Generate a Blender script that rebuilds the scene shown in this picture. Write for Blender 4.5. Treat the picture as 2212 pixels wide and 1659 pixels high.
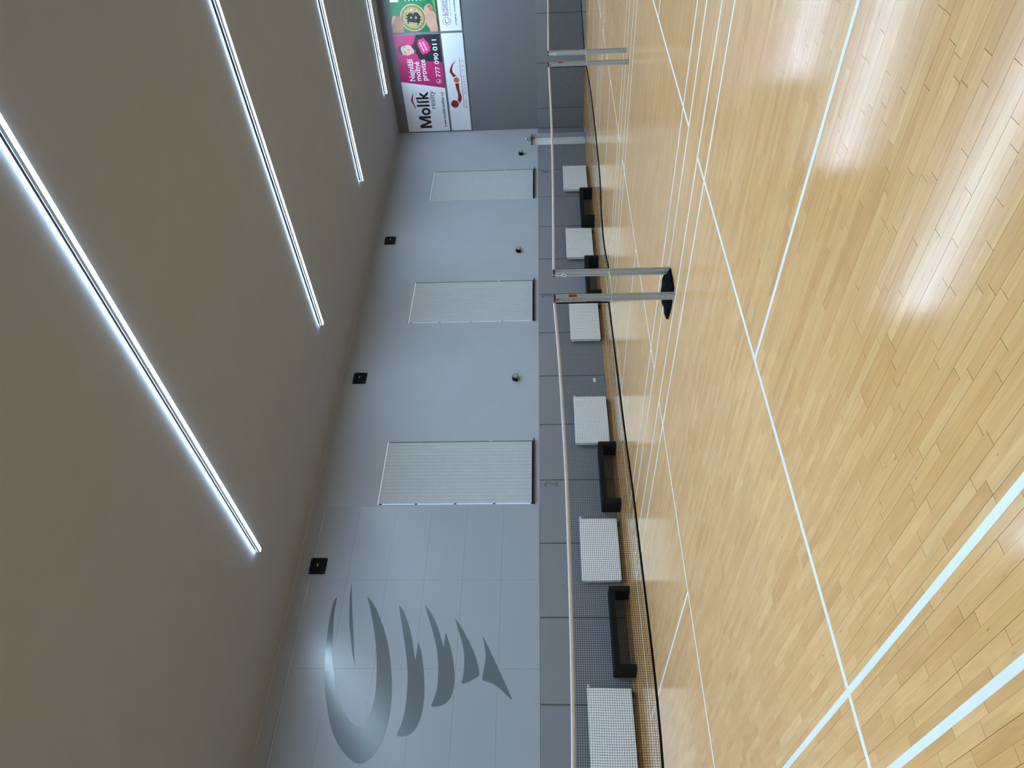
import bpy, bmesh, math, random
from mathutils import Matrix, Vector
from mathutils.geometry import tessellate_polygon
import numpy as np

for o in list(bpy.data.objects): bpy.data.objects.remove(o, do_unlink=True)
S = bpy.context.scene
COL = S.collection
R = math.radians

# ------------------------------------------------------------------ camera
CAM_F, CAM_YAW, CAM_PITCH, CAM_ROLL, CAM_H = 1567.91, R(47.773), R(2.8069), R(-0.8851), 1.6459
fw = Vector((math.cos(CAM_YAW)*math.cos(CAM_PITCH), math.sin(CAM_YAW)*math.cos(CAM_PITCH), math.sin(CAM_PITCH)))
rt = Vector((math.sin(CAM_YAW), -math.cos(CAM_YAW), 0))
up = rt.cross(fw)
rt2 = math.cos(CAM_ROLL)*rt + math.sin(CAM_ROLL)*up
up2 = -math.sin(CAM_ROLL)*rt + math.cos(CAM_ROLL)*up
cd = bpy.data.cameras.new('camera'); cam = bpy.data.objects.new('camera', cd); COL.objects.link(cam)
cd.sensor_fit = 'HORIZONTAL'; cd.sensor_width = 36.0; cd.lens = CAM_F*36.0/2212.0; cd.clip_end = 200; cd.clip_start = .05
m = Matrix.Identity(4)
for i in range(3):
    m[i][0], m[i][1], m[i][2] = -up2[i], rt2[i], -fw[i]          # the phone was held upright: photo right = world down
m[2][3] = CAM_H
cam.matrix_world = m
S.camera = cam

# ------------------------------------------------------------------ sky outside the windows, exposure
W = bpy.data.worlds.new('sky'); S.world = W; W.use_nodes = True
bg = W.node_tree.nodes['Background']; bg.inputs[0].default_value = (.45, .66, 1.0, 1); bg.inputs[1].default_value = 1.3
S.view_settings.view_transform = 'Standard'; S.view_settings.look = 'None'; S.view_settings.gamma = 1
S.view_settings.use_curve_mapping = False
S.cycles.use_light_tree = False
S.view_settings.exposure = 0.05
S.cycles.max_bounces = 5; S.cycles.diffuse_bounces = 3; S.cycles.glossy_bounces = 2; S.cycles.transmission_bounces = 3
S.cycles.caustics_reflective = False; S.cycles.caustics_refractive = False; S.cycles.sample_clamp_indirect = 6.0
LAMP_COL = (.56, .785, 1.0)
LAMP_DOWN = 230.0       # diffuser underneath
LAMP_UP = 42.0          # narrow uplight slot on top

# ------------------------------------------------------------------ materials
def mat(name, col, rough=.5, metal=0., spec=.5, noise=0., nscale=8., bump=0., bscale=200., emit=None, estr=0., coat=0.):
    M = bpy.data.materials.new(name); M.use_nodes = True
    nt = M.node_tree; b = nt.nodes['Principled BSDF']
    b.inputs['Base Color'].default_value = (*col, 1); b.inputs['Roughness'].default_value = rough
    b.inputs['Metallic'].default_value = metal; b.inputs['Specular IOR Level'].default_value = spec
    b.inputs['Coat Weight'].default_value = coat
    tc = nt.nodes.new('ShaderNodeTexCoord')
    if noise:
        n = nt.nodes.new('ShaderNodeTexNoise'); n.inputs['Scale'].default_value = nscale; n.inputs['Detail'].default_value = 2
        r = nt.nodes.new('ShaderNodeMapRange'); r.inputs[1].default_value = .3; r.inputs[2].default_value = .7
        r.inputs[3].default_value = 1-noise; r.inputs[4].default_value = 1+noise
        mx = nt.nodes.new('ShaderNodeMix'); mx.data_type = 'RGBA'; mx.blend_type = 'MULTIPLY'; mx.inputs[0].default_value = 1
        mx.inputs[6].default_value = (*col, 1)
        nt.links.new(tc.outputs['Object'], n.inputs['Vector']); nt.links.new(n.outputs['Fac'], r.inputs[0])
        nt.links.new(r.outputs[0], mx.inputs[7]); nt.links.new(mx.outputs[2], b.inputs['Base Color'])
    if bump:
        n2 = nt.nodes.new('ShaderNodeTexNoise'); n2.inputs['Scale'].default_value = bscale
        bp = nt.nodes.new('ShaderNodeBump'); bp.inputs['Strength'].default_value = bump; bp.inputs['Distance'].default_value = .002
        nt.links.new(tc.outputs['Object'], n2.inputs['Vector']); nt.links.new(n2.outputs['Fac'], bp.inputs['Height'])
        nt.links.new(bp.outputs['Normal'], b.inputs['Normal'])
    if emit:
        b.inputs['Emission Color'].default_value = (*emit, 1); b.inputs['Emission Strength'].default_value = estr
    return M

def wood_mat(name, use_attr=True):
    M = bpy.data.materials.new(name); M.use_nodes = True
    nt = M.node_tree; b = nt.nodes['Principled BSDF']; L = nt.links.new; N = nt.nodes.new
    geo = N('ShaderNodeNewGeometry')
    at = N('ShaderNodeAttribute'); at.attribute_name = 'strip'
    sep = N('ShaderNodeSeparateColor'); L(at.outputs['Color'], sep.inputs[0])
    off = N('ShaderNodeVectorMath'); off.operation = 'SCALE'; off.inputs['Scale'].default_value = 37.
    L(at.outputs['Color'], off.inputs[0])
    add = N('ShaderNodeVectorMath'); L(geo.outputs['Position'], add.inputs[0]); L(off.outputs[0], add.inputs[1])
    mp = N('ShaderNodeMapping'); mp.inputs['Scale'].default_value = (55, 3.2, 1); L(add.outputs[0], mp.inputs['Vector'])
    g = N('ShaderNodeTexNoise'); g.inputs['Scale'].default_value = 1.; g.inputs['Detail'].default_value = 3; g.inputs['Distortion'].default_value = .6
    L(mp.outputs[0], g.inputs['Vector'])
    mp2 = N('ShaderNodeMapping'); mp2.inputs['Scale'].default_value = (9, 1.6, 1); L(add.outputs[0], mp2.inputs['Vector'])
    g2 = N('ShaderNodeTexNoise'); g2.inputs['Scale'].default_value = 1.; g2.inputs['Detail'].default_value = 2; g2.inputs['Distortion'].default_value = 1.2
    L(mp2.outputs[0], g2.inputs['Vector'])
    ramp = N('ShaderNodeValToRGB'); e = ramp.color_ramp.elements
    e[0].position = 0.; e[0].color = (.600, .307, .113, 1); e[1].position = 1.; e[1].color = (.715, .420, .182, 1)
    x = e.new(.18); x.color = (.625, .326, .122, 1)
    x = e.new(.55); x.color = (.668, .364, .143, 1)
    L(sep.outputs[0], ramp.inputs[0])
    def mul(a, fac, lo, hi, f0=.3, f1=.7):
        r = N('ShaderNodeMapRange'); r.inputs[1].default_value = f0; r.inputs[2].default_value = f1
        r.inputs[3].default_value = lo; r.inputs[4].default_value = hi; L(fac, r.inputs[0])
        mx = N('ShaderNodeMix'); mx.data_type = 'RGBA'; mx.blend_type = 'MULTIPLY'; mx.inputs[0].default_value = 1
        L(a, mx.inputs[6]); L(r.outputs[0], mx.inputs[7]); return mx.outputs[2]
    c = mul(ramp.outputs[0], g.outputs['Fac'], .92, 1.05)
    c = mul(c, g2.outputs['Fac'], .93, 1.05)
    # small dark flecks and knots
    mp3 = N('ShaderNodeMapping'); mp3.inputs['Scale'].default_value = (60, 14, 1); L(add.outputs[0], mp3.inputs['Vector'])
    k = N('ShaderNodeTexNoise'); k.inputs['Scale'].default_value = 1.; k.inputs['Detail'].default_value = 1; L(mp3.outputs[0], k.inputs['Vector'])
    c = mul(c, k.outputs['Fac'], 1., .62, .735, .81)
    L(c, b.inputs['Base Color'])
    rr = N('ShaderNodeMapRange'); rr.inputs[3].default_value = .11; rr.inputs[4].default_value = .17
    L(g2.outputs['Fac'], rr.inputs[0]); L(rr.outputs[0], b.inputs['Roughness'])
    b.inputs['Specular IOR Level'].default_value = .20
    return M

MT = dict(
    wood=wood_mat('maple'),
    floorbase=mat('floor_joint', (.16, .085, .035), .8),
    line=mat('line_paint', (.70, .70, .70), .35, noise=.03, nscale=3),
    ceiling=mat('ceiling_paint', (.298, .322, .368), .9, noise=.02, nscale=1.5),
    wall=mat('wall_paint', (.325, .345, .378), .7, spec=.3, noise=.02, nscale=1.2, bump=.05),
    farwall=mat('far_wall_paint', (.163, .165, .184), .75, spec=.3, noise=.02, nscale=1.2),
    cladding=mat('cladding_panel', (.285, .305, .335), .30, spec=.45, noise=.015, nscale=.8),
    cladback=mat('cladding_joint', (.16, .16, .16), .8),
    emblem=mat('emblem_vinyl', (.108, .124, .132), .22, spec=.5),
    wains=mat('wainscot_panel', (.185, .191, .206), .6, spec=.15, noise=.02, nscale=1.),
    wainsback=mat('wainscot_joint', (.10, .095, .08), .7),
    numeral=mat('numeral_paint', (.085, .09, .09), .6),
    skirt=mat('skirting_wood', (.42, .26, .115), .4, noise=.1, nscale=5),
    trim=mat('ceiling_trim', (.42, .42, .42), .6),
    white=mat('white_enamel', (.71, .71, .70), .35),
    offwhite=mat('offwhite_plastic', (.70, .70, .67), .5),
    blind=mat('blind_fabric', (.40, .415, .43), .8, noise=.03, nscale=6),
    rail=mat('blind_rail', (.6, .61, .63), .4),
    alu=mat('aluminium', (.35, .365, .378), .42, metal=.25, noise=.03, nscale=20),
    dark=mat('dark_metal', (.015, .016, .018), .5, spec=.25),
    black=mat('black_plastic', (.003, .003, .0035), .5, spec=.15, bump=.1),
    benchblack=mat('bench_black', (.0035, .004, .0045), .55, spec=.18, noise=.25, nscale=30),
    cloth=mat('black_cloth', (.002, .0025, .005), .8, spec=.03, noise=.5, nscale=14, bump=.6, bscale=30),
    netblack=mat('net_cord', (.004, .004, .005), .8, spec=.1),
    tape=mat('net_tape', (.62, .56, .52), .8, noise=.05, nscale=20),
    cord=mat('white_cord', (.80, .78, .74), .7),
    red=mat('red_label', (.30, .008, .012), .5),
    yellow=mat('yellow_label', (.55, .45, .06), .6),
    steel=mat('steel', (.6, .6, .58), .3, metal=1.),
    beige=mat('beige_glass', (.26, .25, .21), .4),
    green=mat('exit_green', (.0, .16, .10), .4),
    lampbody=mat('lamp_body', (.60, .62, .63), .4),
    lampdown=mat('lamp_diffuser', (.9, .9, .9), .5, emit=LAMP_COL, estr=LAMP_DOWN),
    lampup=mat('lamp_uplight', (.9, .9, .9), .5, emit=LAMP_COL, estr=LAMP_UP),
    bannerwhite=mat('banner_white', (.70, .735, .80), .45),
    pink=mat('print_pink', (.42, .020, .125), .45, noise=.08, nscale=.7),
    pink2=mat('print_pink_brush', (.60, .028, .17), .45),
    roofred=mat('print_crimson', (.34, .010, .085), .45),
    darkred=mat('print_dark_red', (.22, .010, .016), .45),
    orange=mat('print_orange', (.50, .12, .02), .45),
    ink=mat('print_black', (.008, .008, .009), .45),
    navy=mat('print_navy', (.012, .014, .022), .45),
    grey=mat('print_grey', (.33, .35, .38), .45),
    brown=mat('print_brown', (.40, .15, .05), .45),
    pgreen=mat('print_green', (.012, .14, .055), .45, noise=.25, nscale=.9),
    lgreen=mat('print_light_green', (.06, .33, .08), .45),
    skin=mat('print_skin', (.50, .27, .19), .45, noise=.12, nscale=3),
    skin2=mat('print_skin_shade', (.30, .14, .10), .45, noise=.15, nscale=3),
    face=mat('print_face', (.56, .35, .29), .45, noise=.1, nscale=6),
    hair=mat('print_hair', (.055, .042, .036), .45, noise=.3, nscale=12),
    gold=mat('print_gold', (.33, .27, .10), .45, noise=.45, nscale=22),
    gold2=mat('print_gold_rim', (.46, .39, .17), .45, noise=.3, nscale=30),
)
# clear window pane
M = bpy.data.materials.new('window_glass'); M.use_nodes = True
_b = M.node_tree.nodes['Principled BSDF']; _b.inputs['Transmission Weight'].default_value = 1.; _b.inputs['Roughness'].default_value = 0.; _b.inputs['IOR'].default_value = 1.02
MT['glass'] = M

# ------------------------------------------------------------------ mesh helpers
class MB:
    def __init__(s): s.v = []; s.f = []
    def add(s, vs, fs):
        n = len(s.v); s.v += [tuple(q) for q in vs]; s.f += [tuple(i+n for i in f) for f in fs]; return s
    def box(s, x0, x1, y0, y1, z0, z1):
        return s.add([(x0,y0,z0),(x1,y0,z0),(x1,y1,z0),(x0,y1,z0),(x0,y0,z1),(x1,y0,z1),(x1,y1,z1),(x0,y1,z1)],
                     [(0,3,2,1),(4,5,6,7),(0,1,5,4),(1,2,6,5),(2,3,7,6),(3,0,4,7)])
    def tube(s, pts, r, n=8, close=False):
        pts = [Vector(q) for q in pts]; N = len(pts); rings = []
        for i, q in enumerate(pts):
            a = pts[(i-1) % N] if (close or i > 0) else pts[0]; b = pts[(i+1) % N] if (close or i < N-1) else pts[-1]
            t = (b-a).normalized(); u = t.orthogonal().normalized() if i == 0 else (pu - t*pu.dot(t)).normalized()
            pu = u; w = t.cross(u); rr = r[i] if isinstance(r, (list, tuple)) else r
            rings.append([q + u*rr*math.cos(2*math.pi*k/n) + w*rr*math.sin(2*math.pi*k/n) for k in range(n)])
        vs = [q for rg in rings for q in rg]; fs = []
        for i in range(N if close else N-1):
            for k in range(n):
                a, b = i*n+k, i*n+(k+1) % n; c, d = ((i+1) % N)*n+(k+1) % n, ((i+1) % N)*n+k
                fs.append((a, b, c, d))
        if not close: fs += [tuple(range(n))[::-1], tuple(range((N-1)*n, N*n))]
        return s.add(vs, fs)
    def disc(s, c, r, ax, t, n=24, r2=None):
        """cylinder (or cone) centred on c, axis ax (unit), thickness t from c along ax"""
        ax = Vector(ax).normalized(); u = ax.orthogonal().normalized(); w = ax.cross(u); c = Vector(c); r2 = r if r2 is None else r2
        vs = [c+u*r*math.cos(2*math.pi*k/n)+w*r*math.sin(2*math.pi*k/n) for k in range(n)]
        vs += [c+ax*t+u*r2*math.cos(2*math.pi*k/n)+w*r2*math.sin(2*math.pi*k/n) for k in range(n)]
        fs = [(k, (k+1) % n, n+(k+1) % n, n+k) for k in range(n)] + [tuple(range(n))[::-1], tuple(range(n, 2*n))]
        return s.add(vs, fs)
    def prism(s, poly, fn, t0, t1):
        """polygon (a,b) pushed from depth t0 to t1; fn(a,b,t) -> xyz"""
        n = len(poly)
        tri = tessellate_polygon([[Vector((a, b, 0)) for a, b in poly]])
        bm = bmesh.new(); v0 = [bm.verts.new(fn(a, b, t0)) for a, b in poly]; v1 = [bm.verts.new(fn(a, b, t1)) for a, b in poly]
        for t in tri:
            bm.faces.new([v0[i] for i in t]); bm.faces.new([v1[i] for i in t][::-1])
        for k in range(n): bm.faces.new((v0[k], v1[k], v1[(k+1) % n], v0[(k+1) % n]))
        bmesh.ops.recalc_face_normals(bm, faces=bm.faces)
        bm.verts.index_update()
        s.add([v.co[:] for v in bm.verts], [[v.index for v in f.verts] for f in bm.faces]); bm.free(); return s
    def build(s, name, material, parent=None, bevel=0., smooth=False, seg=2):
        me = bpy.data.meshes.new(name); me.from_pydata(s.v, [], s.f); me.update()
        if bevel:
            bm = bmesh.new(); bm.from_mesh(me)
            bmesh.ops.bevel(bm, geom=list(bm.edges), offset=bevel, segments=seg, affect='EDGES', profile=.6); bm.to_mesh(me); bm.free()
        me.materials.append(MT[material] if isinstance(material, str) else material)
        if smooth: me.polygons.foreach_set('use_smooth', [True]*len(me.polygons))
        o = bpy.data.objects.new(name, me); COL.objects.link(o)
        if parent: o.parent = parent
        return o

def tag(o, label=None, cat=None, group=None, kind=None):
    if label: o['label'] = label
    if cat: o['category'] = cat
    if group: o['group'] = group
    if kind: o['kind'] = kind
    return o
def thing(name, label, cat, loc=(0, 0, 0), rz=0., group=None):
    o = bpy.data.objects.new(name, None); COL.objects.link(o); o.location = loc; o.rotation_euler.z = rz; o.empty_display_size = .1
    return tag(o, label, cat, group)
def dup(o, loc=None, label=None, parent=None):
    c = o.copy(); COL.objects.link(c)
    if parent: c.parent = parent
    if loc is not None: c.location = loc
    if label: c['label'] = label
    for ch in list(o.children): dup(ch, None, None, c)
    return c
def catmull(pts, n=5):
    """closed outline through the points; a third value marks a corner"""
    N = len(pts); out = []
    P = [Vector((q[0], q[1])) for q in pts]; corner = [len(q) > 2 for q in pts]
    for i in range(N):
        p1, p2 = P[i], P[(i+1) % N]
        p0 = p1 - (p2-p1)*.0 if corner[i] else P[i-1]; p3 = p2 if corner[(i+1) % N] else P[(i+2) % N]
        for k in range(n):
            t = k/n
            q = .5*((2*p1)+(p2-p0)*t+(2*p0-5*p1+4*p2-p3)*t*t+(3*p1-p0-3*p2+p3)*t**3)
            if not out or (Vector(out[-1])-q).length > 1e-4: out.append((q.x, q.y))
    return out
def text_mesh(body, bold=0., spacing=1.):
    cu = bpy.data.curves.new('lettering', 'FONT'); cu.body = body; cu.offset = bold; cu.space_character = spacing; cu.resolution_u = 4
    ob = bpy.data.objects.new('lettering', cu); COL.objects.link(ob)
    dg = bpy.context.evaluated_depsgraph_get(); dg.update()
    me = bpy.data.meshes.new_from_object(ob.evaluated_get(dg)); bpy.data.objects.remove(ob); bpy.data.curves.remove(cu)
    return me
def lettering(body, a0, b0, a1, cap, fn, depth, material, parent, bold=0., spacing=1., name='lettering', rot=0.):
    """flat print from a0 to a1 on baseline b0 with capital height cap; fn(a,b,t) -> xyz"""
    me = text_mesh(body, bold, spacing)
    xs = [v.co.x for v in me.vertices]; x0, x1 = min(xs), max(xs); sx = (a1-a0)/(x1-x0); sy = cap/.69
    c, s_ = math.cos(rot), math.sin(rot)
    for v in me.vertices:
        da, db = (v.co.x-x0)*sx, v.co.y*sy
        v.co = fn(a0+da*c-db*s_, b0+da*s_+db*c, depth)
    me.materials.clear(); me.materials.append(MT[material]); me.name = name
    o = bpy.data.objects.new(name, me); COL.objects.link(o); o.parent = parent
    return o

# outlines traced on the wall emblem (x, z) and the banner print (distance from the corner, z); a third value marks a corner
EMBLEM = [[(7.107, 6.296, 1), (6.987, 6.355), (6.813, 6.366), (6.55, 6.367), (6.23, 6.349), (5.858, 6.313), (5.58, 6.276), (5.396, 6.238), (5.214,
    6.197), (4.954, 6.126), (4.608, 6.004), (4.297, 5.854), (4.07, 5.694), (3.911, 5.525), (3.818, 5.393), (3.779, 5.271), (3.804, 5.16), (3.916, 5.027),
    (4.087, 4.925), (4.326, 4.853), (4.616, 4.81), (4.961, 4.815), (5.221, 4.841), (5.487, 4.889), (5.68, 4.931), (5.922, 4.996), (6.232, 5.101), (6.577,
    5.262), (6.893, 5.441), (7.129, 5.64, 1), (6.853, 5.537), (6.512, 5.422), (6.169, 5.32), (5.8, 5.238), (5.51, 5.192), (5.279, 5.166), (5.029, 5.153),
    (4.797, 5.173), (4.614, 5.217), (4.478, 5.291), (4.444, 5.393), (4.477, 5.494), (4.577, 5.619), (4.747, 5.746), (4.932, 5.852), (5.179, 5.96), (5.421,
    6.045), (5.676, 6.129), (5.919, 6.177), (6.294, 6.24), (6.655, 6.285), (6.893, 6.298)], [(7.405, 6.03, 1), (7.15, 6.023), (6.813, 5.979), (6.486,
    5.92), (6.193, 5.844), (5.859, 5.75), (5.579, 5.644, 1), (5.92, 5.723), (6.358, 5.816), (6.747, 5.902), (7.15, 5.98)], [(6.913, 4.913, 1), (6.579,
    4.828), (6.092, 4.695), (5.732, 4.606), (5.417, 4.551), (5.078, 4.523), (4.749, 4.522), (4.477, 4.565), (4.302, 4.629, 1), (4.271, 4.606), (4.265,
    4.522), (4.283, 4.424), (4.354, 4.316), (4.496, 4.231), (4.719, 4.179), (4.997, 4.169), (5.248, 4.192), (5.557, 4.241), (5.875, 4.319), (6.107, 4.407,
    1), (5.929, 4.414), (5.714, 4.426, 1), (5.875, 4.471), (6.129, 4.536), (6.389, 4.621), (6.636, 4.724), (6.801, 4.818)], [(6.924, 4.361, 1), (6.617,
    4.241), (6.296, 4.118), (5.984, 4.016), (5.663, 3.955), (5.385, 3.93), (5.165, 3.932), (4.981, 3.967), (4.837, 4.016, 1), (4.817, 3.994), (4.818,
    3.892), (4.843, 3.792), (4.917, 3.696), (5.033, 3.629), (5.217, 3.596), (5.421, 3.601), (5.699, 3.645), (5.967, 3.719), (6.311, 3.855, 1), (6.149,
    3.86), (5.994, 3.87, 1), (6.13, 3.921), (6.39, 4.017), (6.579, 4.108), (6.752, 4.217)], [(6.612, 3.678, 1), (6.316, 3.574), (6.058, 3.484), (5.806,
    3.431), (5.56, 3.419), (5.388, 3.43), (5.277, 3.452, 1), (5.255, 3.43), (5.277, 3.345), (5.329, 3.244), (5.406, 3.118, 1), (5.44, 3.102, 1), (5.613,
    3.138), (5.807, 3.201), (6.022, 3.302), (6.279, 3.444), (6.465, 3.566)], [(6.248, 3.085, 1), (6.023, 3.025), (5.825, 2.995), (5.649, 3.003), (5.441,
    3.033), (5.347, 3.04, 1), (5.313, 3.009, 1), (5.288, 2.913), (5.238, 2.791), (5.154, 2.668), (5.039, 2.545), (4.952, 2.454, 1), (4.974, 2.441, 1),
    (5.425, 2.659), (5.879, 2.886)]]
ART = {
    'pink': [(2.089, 7.044), (1.799, 5.407), (3.819, 5.402), (3.801, 7.055)],
    'roof': [(1.698, 6.633), (1.354, 6.789), (0.993, 6.651), (1.013, 6.629), (1.344, 6.708), (1.678, 6.639)],
    'body': [(3.816, 6.197, 1), (3.782, 6.249), (3.656, 6.307), (3.553, 6.342), (3.465, 6.423), (3.451, 6.478, 1), (3.386, 6.434), (3.25, 6.32),
    (3.151, 6.341), (3.147, 6.402, 1), (3.123, 6.311), (3.048, 6.268), (2.953, 6.24), (2.883, 6.169), (2.85, 6.078), (2.834, 5.753), (2.798, 5.414, 1),
    (3.815, 5.412, 1)],
    'face': [(3.428, 6.832), (3.463, 6.718), (3.458, 6.585), (3.427, 6.482), (3.372, 6.409), (3.291, 6.354), (3.211, 6.346), (3.153, 6.388), (3.136,
    6.472), (3.09, 6.587), (3.103, 6.721), (3.13, 6.839), (3.271, 6.87)],
    'beard': [(3.424, 6.455), (3.379, 6.408), (3.291, 6.354), (3.211, 6.341), (3.153, 6.381), (3.173, 6.398), (3.226, 6.377), (3.306, 6.406), (3.374, 6.45)],
    'hair': [(3.486, 6.648), (3.483, 6.742), (3.461, 6.853), (3.405, 6.936), (3.314, 6.978), (3.221, 6.973), (3.153, 6.917), (3.13, 6.839), (3.176,
    6.831), (3.27, 6.857), (3.389, 6.845), (3.431, 6.75), (3.46, 6.652)],
    'blob': [(3.754, 6.02), (3.695, 5.975), (3.467, 5.792), (3.423, 5.831), (3.347, 5.74), (3.297, 5.801), (3.229, 5.769), (3.204, 5.813), (3.167,
    5.872), (3.115, 5.919), (3.144, 5.97), (3.096, 6.044), (3.122, 6.101), (3.217, 6.149), (3.404, 6.203), (3.497, 6.23), (3.56, 6.194), (3.638, 6.189),
    (3.641, 6.102), (3.672, 6.058), (3.663, 5.992)],
    'thumb': [(4.761, 5.788), (4.837, 5.705), (4.857, 5.609), (4.83, 5.539), (4.751, 5.508), (4.602, 5.485), (4.49, 5.416), (4.23, 5.416), (3.893,
    5.416), (3.897, 5.661), (4.037, 5.706), (4.142, 5.777), (4.294, 5.794), (4.495, 5.793), (4.664, 5.812)],
    'nail': [(4.796, 5.669), (4.833, 5.602), (4.811, 5.547), (4.702, 5.514), (4.612, 5.495), (4.595, 5.57), (4.667, 5.634), (4.747, 5.675)],
    'fing1': [(4.476, 6.86), (4.493, 6.794), (4.461, 6.726), (4.378, 6.654), (4.264, 6.577), (4.124, 6.631), (3.89, 6.69), (3.883, 7.066), (4.14,
    7.055), (4.279, 6.978)],
    'fing2': [(4.47, 6.977), (4.493, 6.921), (4.486, 6.859), (4.437, 6.877), (4.279, 6.978), (4.139, 7.034), (4.191, 7.057), (4.322, 7.029)],
    'st1': [(1.955, 4.991, 1), (1.965, 4.845, 1), (1.774, 4.852), (1.619, 4.838), (1.462, 4.8), (1.32, 4.807), (1.153, 4.892, 1), (1.23, 4.923),
    (1.292, 4.97, 1), (1.388, 4.934), (1.544, 4.921), (1.732, 4.962)],
    'st2': [(2.848, 4.883, 1), (2.694, 4.98), (2.55, 5.04), (2.431, 5.045), (2.325, 4.99), (2.223, 4.874, 1), (2.241, 4.939), (2.194, 5.03, 1),
    (2.283, 5.083), (2.383, 5.139), (2.479, 5.139), (2.61, 5.085), (2.739, 4.99)],
}

# ------------------------------------------------------------------ the hall
D, E = 14.66, 27.07                      # left wall plane (y), far wall plane (x)
X0, Y0 = -8.5, -2.2                      # wall behind and wall to the right of the camera
YN = 6.226                               # the nets stand in this plane
ZC = lambda x: 7.29 + .0066*x            # the ceiling rises very slightly
random.seed(7); rng = np.random.default_rng(5)
WIN = [(9.46, 11.36), (15.82, 17.70), (22.20, 24.12)]; WZ0, WZ1 = 2.03, 5.79
DX0, DX1, DZ = 25.82, 26.69, 2.15

def struct(mb, name, material, **k): return tag(mb.build(name, material, **k), kind='structure')

# left wall with its openings
mb = MB(); xs = [X0]
for a, b in WIN: xs += [a, b]
xs += [DX0, DX1, E+.3]
for i in range(len(xs)-1):
    a, b = xs[i], xs[i+1]
    if (a, b) in WIN: mb.box(a, b, D, D+.3, -.1, WZ0); mb.box(a, b, D, D+.3, WZ1, 7.8)
    elif (a, b) == (DX0, DX1): mb.box(a, b, D, D+.3, DZ, 7.8)
    else: mb.box(a, b, D, D+.3, -.1, 7.8)
wall_left = struct(mb, 'wall_left', 'wall')
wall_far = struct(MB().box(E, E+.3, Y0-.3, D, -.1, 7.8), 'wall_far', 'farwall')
wall_right = struct(MB().box(X0, E, Y0-.3, Y0, -.1, 7.8), 'wall_right', 'wall')
wall_back = struct(MB().box(X0-.3, X0, Y0-.3, D+.3, -.1, 7.8), 'wall_back', 'wall')
mb = MB(); vs = []
for z in (0, .25):
    vs += [(X0-.3, Y0-.3, ZC(X0)+z), (E+.3, Y0-.3, ZC(E)+z), (E+.3, D+.3, ZC(E)+z), (X0-.3, D+.3, ZC(X0)+z)]
mb.add(vs, [(0, 3, 2, 1), (4, 5, 6, 7), (0, 1, 5, 4), (1, 2, 6, 5), (2, 3, 7, 6), (3, 0, 4, 7)])
struct(mb, 'ceiling', 'ceiling')
def sloped(y0, y1, h, name, xa, xb):
    mb = MB(); mb.add([(xa, y0, ZC(xa)-h), (xb, y0, ZC(xb)-h), (xb, y1, ZC(xb)-h), (xa, y1, ZC(xa)-h),
                       (xa, y0, ZC(xa)), (xb, y0, ZC(xb)), (xb, y1, ZC(xb)), (xa, y1, ZC(xa))],
                      [(0, 3, 2, 1), (4, 5, 6, 7), (0, 1, 5, 4), (1, 2, 6, 5), (2, 3, 7, 6), (3, 0, 4, 7)])
    return struct(mb, name, 'trim')
sloped(D-.012, D, .018, 'trim_1', X0, E)

# ------------------------------------------------------------------ strip floor
floor = struct(MB().box(X0-.2, E+.2, Y0-.2, D+.25, -.12, -.004), 'floor', 'floorbase')
BW = .1302; XS = 1.9335 - BW*81
strips = []
nb = int((E-XS)/BW)+1
for b in range(nb):
    for half in (0, 1):
        xa = XS+b*BW+half*BW/2; xb = xa+BW/2
        if xa > E or xb < X0: continue
        y = Y0 - rng.random()*.4
        while y < D:
            ln = rng.choice([.31, .42, .52, .61, .72, .85], p=[.12, .18, .22, .22, .16, .10])
            ya, yb = max(y, Y0), min(y+ln, D)
            wide = max(.15, min(1., 1.75-math.hypot(xa, (ya+yb)/2)/4.6))      # joint gaps narrow with distance so far floor reflections stay clean
            gl, gr = (.0010, .0003) if half == 0 else (.0003, .0010)
            if yb > ya+.02: strips.append((xa+gl*wide, min(xb-gr*wide, E), ya+.0011*wide, yb-.0011*wide))
            y += ln
def strip_arrays(st, drop=True):
    n = len(st); A = np.array(st)
    dz = rng.uniform(-.00008, .0, n)
    ins = .0003
    z1 = dz; z0 = np.full(n, -.0041)
    V = np.zeros((n, 8, 3))
    for k, (i, j) in enumerate(((0, 2), (1, 2), (1, 3), (0, 3))):
        V[:, k, 0] = A[:, i]; V[:, k, 1] = A[:, j]; V[:, k, 2] = z0
        V[:, 4+k, 0] = A[:, i]; V[:, 4+k, 1] = A[:, j]; V[:, 4+k, 2] = z1
    Fq = np.array([(4, 5, 6, 7), (0, 1, 5, 4), (1, 2, 6, 5), (2, 3, 7, 6), (3, 0, 4, 7)])
    F = (np.arange(n)[:, None, None]*8 + Fq[None]).reshape(-1, 4)
    tone = np.where(rng.random(n) < .05, rng.uniform(.02, .2, n), np.clip(rng.beta(3.4, 3.0, n), 0, 1))
    C = np.ones((n, 4)); C[:, 0] = tone; C[:, 1] = rng.random(n); C[:, 2] = rng.random(n)
    return V.reshape(-1, 3), F, np.repeat(C, 20, axis=0)
def strip_mesh(st, name):
    V, F, C = strip_arrays(st)
    me = bpy.data.meshes.new(name); me.vertices.add(len(V)); me.vertices.foreach_set('co', V.ravel())
    me.loops.add(F.size); me.loops.foreach_set('vertex_index', F.ravel().astype(np.int32))
    me.polygons.add(len(F)); me.polygons.foreach_set('loop_start', np.arange(0, F.size, 4, dtype=np.int32))
    me.polygons.foreach_set('loop_total', np.full(len(F), 4, np.int32))
    me.polygons.foreach_set('use_smooth', np.zeros(len(F), bool)); me.update(calc_edges=True)
    at = me.color_attributes.new('strip', 'FLOAT_COLOR', 'CORNER'); at.data.foreach_set('color', C.ravel().astype(np.float32))
    me.materials.append(MT['wood']); return me
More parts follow.
